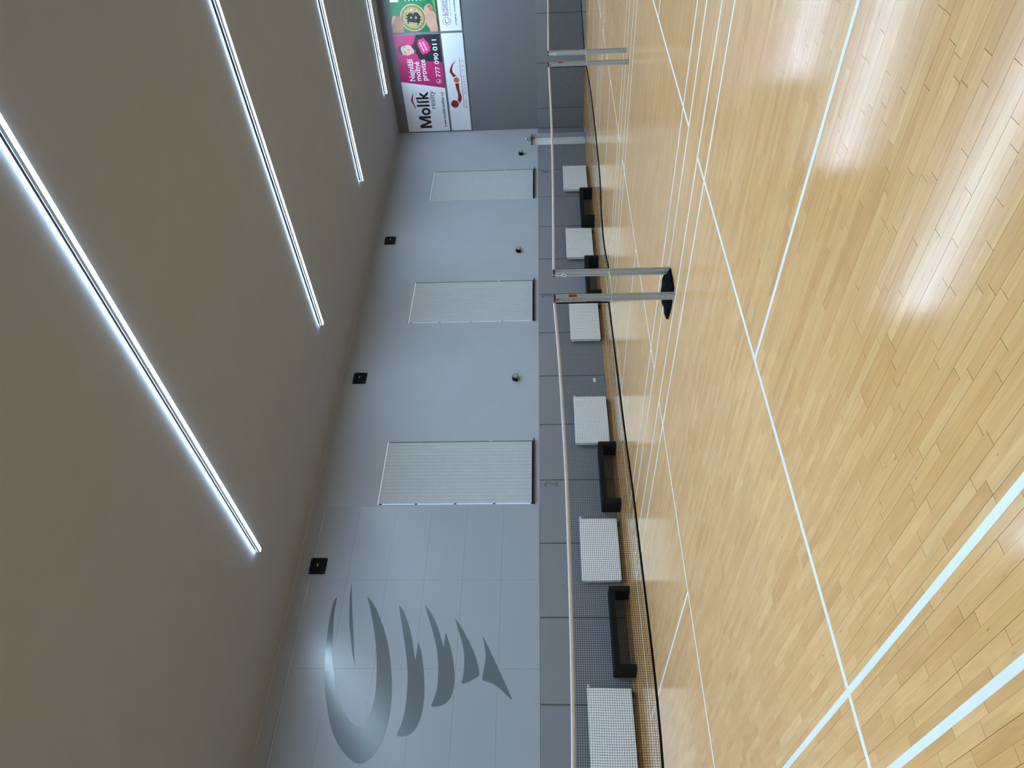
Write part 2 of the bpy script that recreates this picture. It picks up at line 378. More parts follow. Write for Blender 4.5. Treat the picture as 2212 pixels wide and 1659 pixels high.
# the 300 strips that show largest in view are parts of their own, the rest is one part
def seen(s):
    c = Vector(((s[0]+s[1])/2, (s[2]+s[3])/2, -CAM_H)); dep = c.dot(fw)
    if dep < .5: return None
    pu, pv = CAM_F*c.dot(rt2)/dep, CAM_F*c.dot(up2)/dep
    if abs(pu) > 850 or abs(pv) > 1125: return None
    return (s[3]-s[2])/dep**2.5
cand = sorted(((seen(s), i) for i, s in enumerate(strips) if seen(s)), reverse=True)[:300]
near = {i for _, i in cand}
for i in sorted(near):
    o = bpy.data.objects.new('floor_plank', strip_mesh([strips[i]], 'floor_plank')); COL.objects.link(o); o.parent = floor
o = bpy.data.objects.new('floor_planks_beyond', strip_mesh([s for i, s in enumerate(strips) if i not in near], 'floor_planks_beyond'))
COL.objects.link(o); o.parent = floor; o['kind'] = 'stuff'; o['label'] = 'maple floor strips further away'

# court lines painted on the floor
LW = .042
def cline(x0, x1, y0, y1):
    MB().box(x0, x1, y0, y1, -.001, .0006 if x1-x0 > 1 else .0009).build('court_line', 'line', floor)
def court(l, right=None):
    w = 6.10; r = l+w; n0, f0 = YN-6.70, YN+6.70
    ok = lambda x: x < E-.15
    for x in (l, l+.46, r-.46-LW, r-LW):
        if ok(x): cline(x, x+LW, n0, f0)
    xr = min(r, E-.12)
    for y in (n0, n0+.76, YN-1.98-LW, YN+1.98, f0-.76-LW, f0-LW): cline(l, xr, y, y+LW)
    xc = l+w/2-LW/2
    cline(xc, xc+LW, n0, YN-1.98-LW); cline(xc, xc+LW, YN+1.98, f0)
for l in (7.1014-6.1, 7.7148, 14.434, 21.16): court(l)

# ------------------------------------------------------------------ wainscot, skirting
JT = .032
def run(joints): return [(joints[i]+JT/2, joints[i+1]-JT/2) for i in range(len(joints)-1)]
jl = [X0, -7.4, -5.65, -3.9, -2.15, -.4, 1.35, 3.1, 4.862, 6.63, 8.393, 10.122, 11.849, 13.565, 15.28, 16.977, 18.70, 20.466, 22.232, 23.986, DX0-.03]
MB().box(X0, DX0-.04, D-.006, D, .07, 1.875).build('wainscot_backing', 'wainsback', wall_left)
MB().box(DX1+.03, E, D-.006, D, .07, 1.875).build('wainscot_backing', 'wainsback', wall_left)
lpan = []
for a, b in run(jl)+[(DX1+.03, E-.03)]:
    lpan.append((a, MB().box(a, b, D-.022, D-.006, .085, 1.88).build('wainscot_panel', 'wains', wall_left, bevel=.003, seg=1)))
jf = [D-.02, 13.804, 12.03, 10.265, 8.50, 6.74, 4.98, 3.21, 1.45, -.31, Y0]
MB().box(E-.006, E, Y0, D, .07, 1.875).build('wainscot_backing', 'wainsback', wall_far)
for b, a in zip(jf[:-1], jf[1:]):
    MB().box(E-.022, E-.006, a+JT/2, b-JT/2, .085, 1.88).build('wainscot_panel', 'wains', wall_far, bevel=.003, seg=1)
struct(MB().box(X0, DX0, D-.03, D, -.002, .08), 'baseboard_left', 'skirt', bevel=.006)
struct(MB().box(E-.03, E, Y0, D, -.002, .08), 'baseboard_far', 'skirt', bevel=.006)
FL = lambda a, b, t: (a, D-t, b)                     # left wall: a = x, b = z, t = distance in front of it
def numeral(txt, xa, xb):
    par = [o for a, o in lpan if a < xa][-1]
    lettering(txt, xa, 1.44, xb, .325, FL, .0235, 'numeral', par, bold=.012, name='numeral')
numeral('2', 9.925, 10.065); numeral('3', 16.82, 16.945); numeral('4', 23.77, 23.915)

# tall cladding panels beside the windows, with the emblem on them
rows = [1.886, 2.729, 3.587, 4.43, 5.27, 6.155, 6.985]
cols = [9.405, 7.50, 5.55, 3.60, 1.66, -.28, -2.2]
MB().box(-2.2, 9.405, D-.008, D, 1.886, 6.98).build('cladding_backing', 'cladback', wall_left)
for i in range(len(cols)-1):
    for k in range(len(rows)-1):
        MB().box(cols[i+1]+.0013, cols[i]-.0013, D-.020+random.uniform(-.0008, .0008), D-.008, rows[k]+.0013, rows[k+1]-.0013).build('cladding_panel', 'cladding', wall_left)
struct(MB().box(-2.2, 9.42, D-.03, D, 6.985, 7.005), 'trim_2', 'trim')
em = thing('wall_emblem', 'large dark grey emblem of six curved strokes on the pale wall cladding', 'emblem', (5.6, D-.02, 5.3))
for poly in EMBLEM:
    MB().prism(catmull(poly), lambda a, b, t: (a-5.6, .02-t, b-5.3), .0205, .0235).build('emblem_stroke', 'emblem', em)

# ------------------------------------------------------------------ windows and blinds
where = ['next to the emblem wall', 'midway along the wall', 'nearest the corner door']
for n, (a, b) in enumerate(WIN):
    mb = MB(); y0, y1 = D+.20, D+.26; fwid = .07
    mb.box(a, a+fwid, y0, y1, WZ0, WZ1); mb.box(b-fwid, b, y0, y1, WZ0, WZ1); mb.box(a+fwid, b-fwid, y0, y1, WZ0, WZ0+fwid); mb.box(a+fwid, b-fwid, y0, y1, WZ1-fwid, WZ1)
    for z in (WZ0+.95, WZ0+1.9, WZ0+2.85): mb.box(a+fwid, b-fwid, y0+.01, y1-.01, z-.03, z+.03)
    w = struct(mb, 'window_%d' % (n+1), 'dark')
    for k in range(4):
        za = WZ0+fwid if k == 0 else WZ0+.95*k+.03; zb = WZ1-fwid if k == 3 else WZ0+.95*(k+1)-.03
        MB().box(a+fwid, b-fwid, D+.225, D+.231, za, zb).build('window_pane', 'glass', w)
    MB().box(a-.01, b+.02, D-.075, D+.2, WZ0-.03, WZ0).build('window_sill', 'dark', w, bevel=.004)
    cx = (a+b)/2
    t = thing('vertical_blind', 'closed pale grey vertical slat blind on the tall window '+where[n], 'blind', (cx, D+.024, WZ0+.005), group='vertical blinds of the left wall windows')
    h = WZ1-WZ0-.01; half = (b-a)/2
    MB().box(-half+.004, half-.004, -.02, .03, h-.05, h-.002).build('headrail', 'rail', t, bevel=.004)
    ns = 18; sw = (2*half-.062)/ns; x_first = -half+.042
    for k in range(ns):
        xc = x_first+sw*(k+.5); an = R(2+random.uniform(-1.2, 1.2)); c, s_ = math.cos(an), math.sin(an); hw = sw*.52; th = .0012
        mb = MB(); vs = []
        for z in (.03, h-.05):
            for q, r_ in ((-hw, -th), (hw, -th), (hw, th), (-hw, th)): vs.append((xc+q*c-r_*s_, q*s_+r_*c, z))
        mb.add(vs, [(0, 3, 2, 1), (4, 5, 6, 7), (0, 1, 5, 4), (1, 2, 6, 5), (2, 3, 7, 6), (3, 0, 4, 7)]); mb.build('slat', 'blind', t)
    mb = MB()
    mb.tube([(half-.010, -.008, h-.06), (half-.010, -.010, 1.0), (half-.010, -.008, .35)], .002, 5); mb.box(half-.017, half-.003, -.018, -.002, 1.05, 1.12)
    mb.build('pull_cord', 'rail', t)

# ------------------------------------------------------------------ door in the corner
d = struct(MB().box(DX0, DX1, D+.26, D+.30, 0, DZ), 'door_1', 'white')
mb = MB(); mb.box(DX0, DX0+.07, D+.20, D+.26, 0, DZ-.07); mb.box(DX1-.07, DX1, D+.20, D+.26, 0, DZ-.07); mb.box(DX0, DX1, D+.20, D+.26, DZ-.14, DZ-.07); mb.build('door_frame', 'white', d, bevel=.004)
lf = MB().box(DX0+.075, DX1-.075, D+.225, D+.26, .01, DZ-.145).build('door_leaf', 'white', d, bevel=.003)
for za, zb in ((.12, .80), (.92, 1.35), (1.47, 1.90)):
    MB().box(DX0+.17, DX1-.17, D+.217, D+.225, za, zb).build('door_panel', 'offwhite', lf, bevel=.006)
mb = MB(); mb.tube([(DX0+.13, D+.225, 1.02), (DX0+.13, D+.18, 1.02), (DX0+.23, D+.18, 1.02)], .009, 8); mb.build('door_handle', 'steel', lf)

# ------------------------------------------------------------------ ceiling light lines
def lamp(x, label, y0=.15, y1=12.28):
    z = ZC(x)-.110; w = .040
    t = thing('linear_ceiling_light', label, 'light', (x, 0, z), group='linear ceiling lights in parallel rows')
    MB().box(-w, w, y0, y1, .004, .046).build('housing', 'lampbody', t)
    for y in (y0-.004, y1): MB().box(-w, w, y, y+.004, -.004, .048).build('end_cap', 'lampbody', t)
    for x_ in (-w, w-.003): MB().box(x_, x_+.003, y0, y1, -.004, .004).build('diffuser_lip', 'lampbody', t)
    MB().box(-w+.003, w-.003, y0, y1, -.003, .004).build('diffuser', 'lampdown', t)
    for x_ in (-.037, .012): MB().box(x_, x_+.025, y0, y1, .046, .049).build('uplight_slot', 'lampup', t)
    MB().box(-.010, .010, y0+.02, y1-.02, .046, .1095).build('top_shade_strip', 'black', t)  # black strip put in for the shaded line along the housing top
lamp(6.92, 'linear ceiling light nearest the camera, running above the emblem wall end')
lamp(13.28, 'second linear ceiling light from the camera')
lamp(19.82, 'third linear ceiling light from the camera')
lamp(25.58, 'linear ceiling light closest to the far wall banners')
lamp(.55, 'linear ceiling light overhead of the camera, out of view'); lamp(-5.8, 'linear ceiling light at the rear end of the hall')

# ------------------------------------------------------------------ wall fittings
def speaker(x, label):
    t = thing('wall_loudspeaker', label, 'loudspeaker', (x, D-.02 if x < 9 else D, 6.86), group='black square fittings high on the left wall')
    MB().box(-.19, .19, -.05, 0, -.18, .18).build('case', 'black', t, bevel=.006)
    mb = MB(); mb.tube([(.145*math.cos(2*math.pi*k/28), -.052, .145*math.sin(2*math.pi*k/28)) for k in range(28)], .008, 6, close=True); mb.build('ring', 'black', t, smooth=True)
    MB().disc((0, -.0505, 0), .05, (0, -1, 0), .02, 20, .03).build('dome', 'black', t)
    for a in (-1, 1):
        for b in (-1, 1): MB().disc((a*.165, -.05, b*.155), .009, (0, -1, 0), .004, 10).build('screw', 'steel', t)
    MB().box(-.035, .035, -.0725, -.0706, -.012, .014).build('sticker', 'yellow', t)
    MB().box(-.17, -.10, -.03, -.005, .18, .20).build('bracket', 'steel', t)
speaker(7.83, 'black square loudspeaker above the emblem cladding, leftmost'); speaker(13.59, 'black square loudspeaker between the two nearer tall blinds'); speaker(19.89, 'black square loudspeaker between the two farther tall blinds')

def sconce(x, label):
    t = thing('wall_light', label, 'wall light', (x, D, 2.46), group='small dome wall lights above the wainscot')
    n = 18
    arch = [(.10*math.cos(math.pi*k/n), .155*math.sin(math.pi*k/n)) for k in range(n+1)]
    MB().prism(arch, lambda a, b, tt: (a, -tt, b), .0, .125).build('hood', 'black', t, bevel=0)
    inner = [(.083*math.cos(math.pi*k/n), .012+.128*math.sin(math.pi*k/n)) for k in range(n+1)]
    MB().prism(inner, lambda a, b, tt: (a, -tt, b), .1255, .131).build('glass_cover', 'beige', t)
sconce(13.49, 'small black dome wall light between the two nearer blinds'); sconce(19.17, 'small black dome wall light between the two farther blinds'); sconce(25.17, 'small black dome wall light close to the corner door')

t = thing('exit_sign', 'small green emergency exit sign above the corner door', 'sign', (26.25, D, 2.165))
MB().box(-.10, .10, -.03, 0, 0, .115).build('plate', 'green', t, bevel=.004)
MB().box(-.085, -.045, -.0315, -.0305, .02, .095).build('pictogram', 'white', t); mb = MB(); mb.prism([(.0, .02), (.03, .02), (.06, .05), (.05, .095), (.02, .08)], lambda a, b, tt: (a, -tt, b), .0305, .0315); mb.build('pictogram', 'white', t)
MB().disc((0, -.03, .14), .032, (0, 0, 1), .09, 14, .003).build('beacon_cone', 'white', t)
MB().disc((0, -.03, .116), .028, (0, 0, 1), .018, 14).build('beacon_foot', 'dark', t)

t = thing('wall_socket', 'white double power socket low on the grey wainscot behind the near net', 'socket', (13.38, D-.022, .37))
MB().box(-.07, .07, -.010, 0, -.037, .037).build('cover_plate', 'white', t, bevel=.003)
for a in (-.036, .036): MB().disc((a, -.010, 0), .022, (0, -1, 0), .003, 16).build('socket_insert', 'offwhite', t)

# ------------------------------------------------------------------ radiators and benches along the left wall
rl = ['farthest left, partly out of the picture', 'second from the left, between the two nearer benches', 'third from the left, just right of the second bench',
      'fourth from the left, seen beside the nearer post pair', 'fifth from the left, beside the third bench', 'farthest right, nearest the corner door']
def radiator():
    t = thing('panel_radiator', '', 'radiator', group='white panel radiators along the left wall')
    w, h, dp = .77, .86, .10
    MB().box(-w, w, -dp, -dp+.022, 0, h).build('front_panel', 'white', t, bevel=.008)
    MB().box(-w+.02, w-.02, -.03, -.012, .01, h-.01).build('rear_panel', 'white', t, bevel=.005)
    for s_ in (-1, 1): MB().box(s_*w-.0015 if s_ > 0 else -w+.0005-.001, s_*w+.001, -dp+.022, -.012, .02, h-.02).build('side_cover', 'offwhite', t)
    mb = MB()
    for k in range(9): mb.box(-w+.02, w-.02, -dp+.024+k*.006, -dp+.027+k*.006, h-.012, h-.004)
    mb.build('top_grille', 'white', t)
    mb = MB(); mb.disc((w+.001, -.05, h-.035), .012, (1, 0, 0), .03, 12); mb.disc((w+.031, -.05, h-.035), .022, (1, 0, 0), .05, 14, .018); mb.build('thermostat_valve', 'white', t)
    mb = MB(); mb.tube([(w-.06, -.05, .0), (w-.06, -.05, -.05), (w-.06, .047, -.05)], .010, 8); mb.tube([(w-.12, -.05, .0), (w-.12, -.05, -.05), (w-.12, .047, -.05)], .010, 8); mb.build('connection_pipe', 'dark', t)
    for s_ in (-.5, .5): MB().box(s_-.02, s_+.02, -.012, .049, .15, .70).build('wall_bracket', 'dark', t)
    return t
r0 = radiator(); rx = [4.36, 8.165, 11.89, 15.60, 19.34, 23.19]
for i, x in enumerate(rx):
    lab = 'white flat panel radiator, '+rl[i]
    if i == 0: r0.location = (x, D-.075, .115); r0['label'] = lab
    else: dup(r0, (x, D-.075, .115), lab)

def bench():
    t = thing('bench', '', 'bench', group='black benches along the left wall')
    L_, dp, h, th = 1.75, .42, .435, .115
    mb = MB(); ns = 7; sw = dp/ns
    for y in (.0, dp-.035): MB().box(th, L_-th, y, y+.035, h-th, h-.018).build('seat_rail', 'benchblack', t, bevel=.004)
    for k in range(ns): MB().box(0, L_, k*sw+.007, (k+1)*sw-.007, h-.018, h).build('seat_slat', 'benchblack', t, bevel=.002, seg=1)
    for x in (0, L_-th): MB().box(x, x+th, 0, dp, 0, h-.018).build('leg', 'benchblack', t, bevel=.006)
    return t
b0 = bench()
bl = ['at the left, between the two leftmost radiators', 'second from the left, right of the second radiator', 'seen between the two posts of the nearer pair', 'farthest right, towards the corner door']
for i, x in enumerate((5.365, 9.17, 16.49, 20.28)):
    lab = 'low black bench '+bl[i]
    if i == 0: b0.location = (x, 14.17, 0); b0['label'] = lab
    else: dup(b0, (x, 14.17, 0), lab)

# ------------------------------------------------------------------ net posts and nets
def post(x, label, right_side):
    t = thing('net_post', label, 'net post', (x, YN, 0), group='badminton net posts')
    a = .035; g = .006
    prof = [(-a, -a), (-g, -a), (-g, -a+.004), (g, -a+.004), (g, -a), (a, -a), (a, a), (-a, a), (-a, g), (-a+.004, g), (-a+.004, -g), (-a, -g)]
    MB().prism(prof, lambda p_, q_, tt: (p_, q_, tt), .002, 1.525).build('shaft', 'alu', t)
    MB().box(-a-.001, a+.001, -a-.001, a+.001, 1.525, 1.548).build('top_cap', 'dark', t, bevel=.004)
    mb = MB(); mb.disc((-a, .0, .06), .006, (-1, 0, 0), .004, 10); mb.disc((0, -a, .06), .006, (0, -1, 0), .004, 10); mb.build('bolt', 'dark', t)
    if right_side:                                # carries the cleat and the cord end
        mb = MB(); c = Vector((-a-.012, .0, 1.405))
        mb.tube([c+Vector((0, .020*math.cos(2*math.pi*k/14), .026*math.sin(2*math.pi*k/14))) for k in range(14)], .005, 6, close=True)
        mb.tube([c+Vector((0, 0, .026)), c+Vector((.006, .002, .075)), c+Vector((.010, 0, .14)), c+Vector((.03, 0, .148))], .003, 6); mb.build('cord_cleat', 'cord', t)
    else:
        MB().box(-.025, .025, -a-.0022, -a-.0004, 1.255, 1.355).build('red_label', 'red', t)
        mb = MB()
        for z in (1.30, 1.42): mb.disc((-a, .012, z), .006, (-1, 0, 0), .002, 10)
        mb.build('hole', 'dark', t)
        MB().disc((-a, -.01, 1.50), .014, (-1, 0, 0), .012, 12).build('pulley', 'red', t)
    mb = MB(); z = .80; q = a+.003                 # cord knotted round the post at the foot of the net
    mb.tube([(-q, -q, z+.012), (q, -q, z-.004), (q, q, z), (-q, q, z+.008)], .003, 6, close=True); mb.build('tie_cord', 'cord', t)
    return t
post(.52, 'net post at the left end of the near net, outside the picture', True)
post(7.1373, 'left grey post of the nearer post pair, with a red label', False); post(7.6422, 'right grey post of the nearer post pair, with a white cord cleat', True)
post(13.915, 'left grey post of the farther post pair, with a red label', False); post(14.4254, 'right grey post of the farther post pair, with a white cord cleat', True)
post(20.62, 'net post at the far end of the third net, outside the picture', False)

def net(label, xa, xb, tp, bp):
    t = thing('badminton_net', label, 'net', (0, YN, 0), group='badminton nets in one row')
    tpx, tpz = zip(*sorted(tp)); bpx, bpz = zip(*sorted(bp))
    def smooth(xs, zs):
        g = np.linspace(xa, xb, 200); z = np.interp(g, xs, zs); k = np.ones(25)/25
        zz = np.convolve(np.pad(z, 12, mode='edge'), k, 'valid'); w = np.clip(np.minimum(g-xa, xb-g)/.5, 0, 1)
        return lambda x: np.interp(x, g, zz*w+z*(1-w))
    top, bot = smooth(tpx, tpz), smooth(bpx, bpz)
    TW = .034; n = 60; g = np.linspace(xa, xb, n)
    ph = random.uniform(0, 6)
    wob = lambda x, u: .006*math.sin(2.1*x+ph)*math.sin(math.pi*u)+.003*math.sin(7.3*x+2*ph+3*u)*math.sin(math.pi*u)
    # tape
    mb = MB(); vs = []; fs = []
    for x in g:
        z = float(top(x))
        vs += [(x, -.003, z-TW), (x, -.0045, z-.004), (x, .0045, z-.004), (x, .003, z-TW), (x, 0, z)]
    for i in range(n-1):
        a_, b_ = i*5, i*5+5
        for p_, q_ in ((0, 1), (1, 4), (4, 2), (2, 3), (3, 0)): fs.append((a_+p_, a_+q_, b_+q_, b_+p_))
    mb.add(vs, fs); mb.build('white_tape', 'tape', t, smooth=True)
    # hem rope and side hems
    mb = MB(); mb.tube([(x, 0, float(bot(x))) for x in g], .0115, 6); mb.build('bottom_hem', 'netblack', t)
    for x in (xa, xb): MB().box(x-.008, x+.008, -.004, .004, float(bot(x)), float(top(x))-TW).build('side_hem', 'netblack', t)
    # netting
    mb = MB(); r = .00135; cell = .0198; m = int((xb-xa)/cell); kz = 7
    P = lambda x, u: (x+.003*math.sin(5*u+x*3+ph)*math.sin(math.pi*u), wob(x, u), float(bot(x))+(float(top(x))-TW-float(bot(x)))*u)
    def ribbon(pts, axis):
        vs, fs = [], []
        for q in pts:
            if axis == 'x': vs += [(q[0]-r, q[1], q[2]), (q[0], q[1]-r, q[2]), (q[0]+r, q[1], q[2]), (q[0], q[1]+r, q[2])]
            else: vs += [(q[0], q[1], q[2]-r), (q[0], q[1]-r, q[2]), (q[0], q[1], q[2]+r), (q[0], q[1]+r, q[2])]
        for i in range(len(pts)-1):
            for k in range(4): fs.append((i*4+k, i*4+(k+1) % 4, i*4+4+(k+1) % 4, i*4+4+k))
        mb.add(vs, fs)
    for i in range(1, m): x = xa+(xb-xa)*i/m; ribbon([P(x, k/kz) for k in range(kz+1)], 'x')
    nz = 35; g2 = np.linspace(xa, xb, 90)
    for k in range(1, nz): ribbon([P(x, k/nz) for x in g2], 'z')
    o = mb.build('netting', 'netblack', t); o['kind'] = 'stuff'; o['label'] = 'fine black square mesh of the net'
    return t
net('near black badminton net with pale tape, running off the left edge', .62, 7.040,
    [(7.04, 1.560), (6.186, 1.524), (5.85, 1.513), (4.4, 1.483), (3.4, 1.482), (2.6, 1.486), (1.6, 1.505), (.62, 1.55)],
    [(7.02, .848), (5.6, .828), (4.9, .819), (4.1, .796), (3.47, .794), (2.63, .783), (2.07, .782), (1.6, .796), (.62, .84)])
net('middle black badminton net with pale tape, between the two post pairs', 7.715, 13.80,
    [(7.715, 1.556), (8.58, 1.546), (9.9, 1.532), (11.15, 1.524), (12.1, 1.527), (13.8, 1.545)],
    [(7.74, .80), (8.17, .837), (8.86, .826), (9.97, .786), (11.1, .779), (12.74, .784), (13.8, .812)])
net('farthest black badminton net with pale tape, running off the right edge', 14.50, 20.52,
    [(14.5, 1.545), (15.9, 1.533), (17.14, 1.523), (20.52, 1.55)], [(14.5, .825), (17.06, .780), (19, .79), (20.52, .82)])
for x, lab in ((7.1373, 'thin white cord tying the nearer post pair together'), (13.915, 'thin white cord tying the farther post pair together')):
    c = MB(); c.tube([(x+.039, YN-.03, .80), (x+.20, YN-.02, .797), (x+.36, YN-.01, .795), (x+.466, YN-.03, .80)], .0035, 6)
    tag(c.build('tie_cord', 'cord'), lab, 'cord')

# crumpled black bag on the floor between the nearer posts
foot = [(7.21, 6.16), (7.40, 6.135), (7.595, 6.14), (7.598, 6.30), (7.79, 6.34), (7.82, 6.58), (7.66, 6.77), (7.46, 6.83), (7.29, 6.78), (7.20, 6.50)]
bm = bmesh.new(); vs = [bm.verts.new((x, y, .002)) for x, y in foot]; f = bm.faces.new(vs)
cx, cy = 7.45, 6.42
rings = [vs]
for sc, z in ((.98, .022), (.84, .050), (.62, .066), (.36, .072), (.12, .070)):
    rg = []
    for k, (x, y) in enumerate(foot):
        rg.append(bm.verts.new((cx+(x-cx)*sc+random.uniform(-.012, .012)*(sc < .95), cy+(y-cy)*sc+random.uniform(-.012, .012)*(sc < .95), z+random.uniform(-.014, .016))))
    for k in range(len(foot)): bm.faces.new((rings[-1][k], rings[-1][(k+1) % len(foot)], rg[(k+1) % len(foot)], rg[k]))
    rings.append(rg)
bm.faces.new(rings[-1]); bmesh.ops.recalc_face_normals(bm, faces=bm.faces)
bmesh.ops.subdivide_edges(bm, edges=list(bm.edges), cuts=2, use_grid_fill=True, fractal=.25, seed=3)
for v in bm.verts: v.co.z = max(v.co.z, .002)
me = bpy.data.meshes.new('crumpled_bag'); bm.to_mesh(me); bm.free(); me.materials.append(MT['cloth'])
o = bpy.data.objects.new('crumpled_bag', me); COL.objects.link(o)
tag(o, 'crumpled black cloth bag on the floor at the nearer post pair', 'bag')

# ------------------------------------------------------------------ banners on the far wall
BX = E-.03; BY = 14.64
def banner(label, a0, a1, z0, z1, base):
    t = thing('advertising_banner', label, 'banner', (BX, BY-(a0+a1)/2, z0))
    ac = (a0+a1)/2
    fn = lambda a, b, tt: (-tt, -(a-ac), b-z0)
    MB().box(0, .028, -(a1-ac), -(a0-ac), 0, z1-z0).build('board', base, t)
    return t, fn
def shape(poly, fn, t, material, name, d=.002, curve=True):
    return MB().prism(catmull(poly) if curve else [q[:2] for q in poly], fn, .0004, d).build(name, material, t)
def circ(a, b, r, n=40, sx=1.): return [(a+r*sx*math.cos(2*math.pi*k/n), b+r*math.sin(2*math.pi*k/n)) for k in range(n)]
def ring(fn, t, a, b, r0, r1, material, name, d=.003, n=40):
    vs, fs = [], []
    for k in range(n):
        c, s_ = math.cos(2*math.pi*k/n), math.sin(2*math.pi*k/n)
        vs += [fn(a+r0*c, b+r0*s_, d), fn(a+r1*c, b+r1*s_, d)]
    for k in range(n): j = (k+1) % n; fs.append((2*k, 2*k+1, 2*j+1, 2*j))
    return MB().add(vs, fs).build(name, material, t)

# upper left: white and pink estate agency banner
t, fn = banner('white and pink estate agency banner with a man in black, nearest the corner', .035, 3.82, 5.395, 7.05, 'bannerwhite')
shape([(2.089, 7.05), (1.799, 5.395), (3.82, 5.395), (3.82, 7.05)], fn, t, 'pink', 'pink_field', .002, False)
shape(ART['body'][:-2]+[(2.80, 5.395, 1), (3.82, 5.395, 1), (3.82, 6.20, 1)], fn, t, 'navy', 'printed_jumper', .0035)
fc = shape(ART['face'], fn, t, 'face', 'printed_face', .005); shape(ART['beard'], fn, fc, 'hair', 'printed_beard', .006); shape(ART['hair'], fn, fc, 'hair', 'printed_hair', .006)
for a, b, r, sx in ((3.385, 6.70, .013, 1.9), (3.205, 6.715, .013, 1.9)): shape(circ(a, b, r, 14, sx), fn, fc, 'ink', 'printed_eye', .006, False)
for a, b in ((3.39, 6.735), (3.20, 6.75)): shape([(a-.05, b), (a, b+.015), (a+.05, b), (a, b+.004)], fn, fc, 'hair', 'printed_brow', .006, False)
shape([(3.29, 6.66), (3.262, 6.555), (3.29, 6.545), (3.32, 6.553)], fn, fc, 'skin2', 'printed_nose', .006, False)
shape([(3.225, 6.485), (3.28, 6.475), (3.345, 6.49), (3.28, 6.455)], fn, fc, 'skin2', 'printed_mouth', .006, False)
shape([(x, y, 1) for x, y in ART['blob']], fn, t, 'pink2', 'brush_mark', .005, False)
lettering('PENÍZE', 3.225, 5.985, 3.575, .062, fn, .0065, 'bannerwhite', t, bold=.010, rot=R(20))
lettering('IHNED', 3.265, 5.880, 3.585, .062, fn, .0065, 'bannerwhite', t, bold=.010, rot=R(20))
H_ = .465
shape([(.185+a, 6.10+b*H_) for a, b in ((0, 0), (0, 1), (.118, 1), (.2475, .30), (.377, 1), (.495, 1), (.495, 0), (.402, 0), (.402, .64), (.288, 0), (.207, 0), (.093, .64), (.093, 0))], fn, t, 'ink', 'lettering', .003, False)
lettering('olík', .715, 6.10, 1.685, .465, fn, .003, 'ink', t, bold=.024, spacing=1.07)
lettering('reality', .992, 5.853, 1.69, .215, fn, .003, 'ink', t, bold=0.)
lettering('www.', .193, 5.50, .545, .105, fn, .003, 'roofred', t, bold=.012); lettering('molikreality', .552, 5.50, 1.442, .105, fn, .003, 'ink', t, bold=.012); lettering('.cz', 1.455, 5.50, 1.644, .105, fn, .003, 'roofred', t, bold=.012)
shape(ART['roof'], fn, t, 'roofred', 'roof_mark', .003, False)
lettering('®', 1.635, 6.515, 1.69, .05, fn, .003, 'grey', t)
lettering('Nejnižší', 2.11, 6.497, 2.952, .205, fn, .004, 'bannerwhite', t, bold=.014); lettering('možné', 2.11, 6.262, 2.842, .205, fn, .004, 'bannerwhite', t, bold=.014); lettering('provize', 2.113, 6.030, 2.912, .205, fn, .004, 'bannerwhite', t, bold=.014)
for tx, a0_, a1_ in (('777', 2.236, 2.632), ('090', 2.722, 3.132), ('011', 3.222, 3.628)): lettering(tx, a0_, 5.518, a1_, .160, fn, .0065, 'bannerwhite', t, bold=.016)
ring(fn, t, 2.062, 5.602, .082, .094, 'bannerwhite', 'phone_circle', .004)
shape([(2.022, 5.615), (2.035, 5.64), (2.052, 5.628), (2.045, 5.606), (2.062, 5.585), (2.084, 5.582), (2.102, 5.566), (2.084, 5.548), (2.05, 5.556), (2.03, 5.58)], fn, t, 'bannerwhite', 'phone_mark', .004)

# lower left: red figure logo
t, fn = banner('narrow white banner with a dark red reclining figure logo and orange dot', .035, 3.82, 4.535, 5.315, 'bannerwhite')
shape(circ(1.144, 5.085, .150), fn, t, 'darkred', 'logo_head', .003, False); shape(circ(2.09, 4.93, .104), fn, t, 'orange', 'logo_dot', .003, False)
shape(ART['st1'], fn, t, 'darkred', 'logo_stroke', .0025); shape(ART['st2'], fn, t, 'darkred', 'logo_stroke', .0025)
shape([(.984, 4.737), (2.897, 4.749), (2.897, 4.735), (.984, 4.723)], fn, t, 'darkred', 'logo_rule', .003, False)
lettering('MUDr. BLAHOVÁ  S.R.O.', .979, 4.60, 2.906, .079, fn, .003, 'darkred', t, spacing=1.9)

# upper right: green banner with a coin between fingers
t, fn = banner('green banner showing fingers holding a gold coin', 3.905, 8.6, 5.395, 7.05, 'pgreen')
shape([(3.905, 5.395), (8.6, 5.395), (8.6, 5.50), (4.95, 5.497), (4.55, 5.43)], fn, t, 'lgreen', 'light_green_edge', .002, False)
shape([(4.953, 6.988), (4.953, 6.69), (5.40, 6.69), (5.40, 6.988)], fn, t, 'bannerwhite', 'white_field', .002, False)
shape([(4.953, 6.842), (4.953, 6.828), (5.40, 6.828), (5.40, 6.842)], fn, t, 'grey', 'white_field_divider', .003, False)
for b in (6.442, 6.309, 6.171, 6.039, 5.909, 5.771): shape(circ(4.985, b, .018, 14), fn, t, 'bannerwhite', 'printed_dot', .002, False)
cxa, cza = 4.404, 6.24
cn = shape(circ(cxa, cza, .468, 64), fn, t, 'gold2', 'printed_coin', .003, False); shape(circ(cxa, cza, .430, 64), fn, cn, 'hair', 'coin_groove', .004, False)
mb = MB()
for k in range(46):
    an = 2*math.pi*k/46; c, s_ = math.cos(an), math.sin(an)
    mb.prism([(cxa+c*.375-s_*.012, cza+s_*.375+c*.012), (cxa+c*.422-s_*.017, cza+s_*.422+c*.017), (cxa+c*.422+s_*.004, cza+s_*.422-c*.004), (cxa+c*.375+s_*.004, cza+s_*.375-c*.004)], fn, .0004, .005)
mb.build('coin_rim_marks', 'gold2', cn)
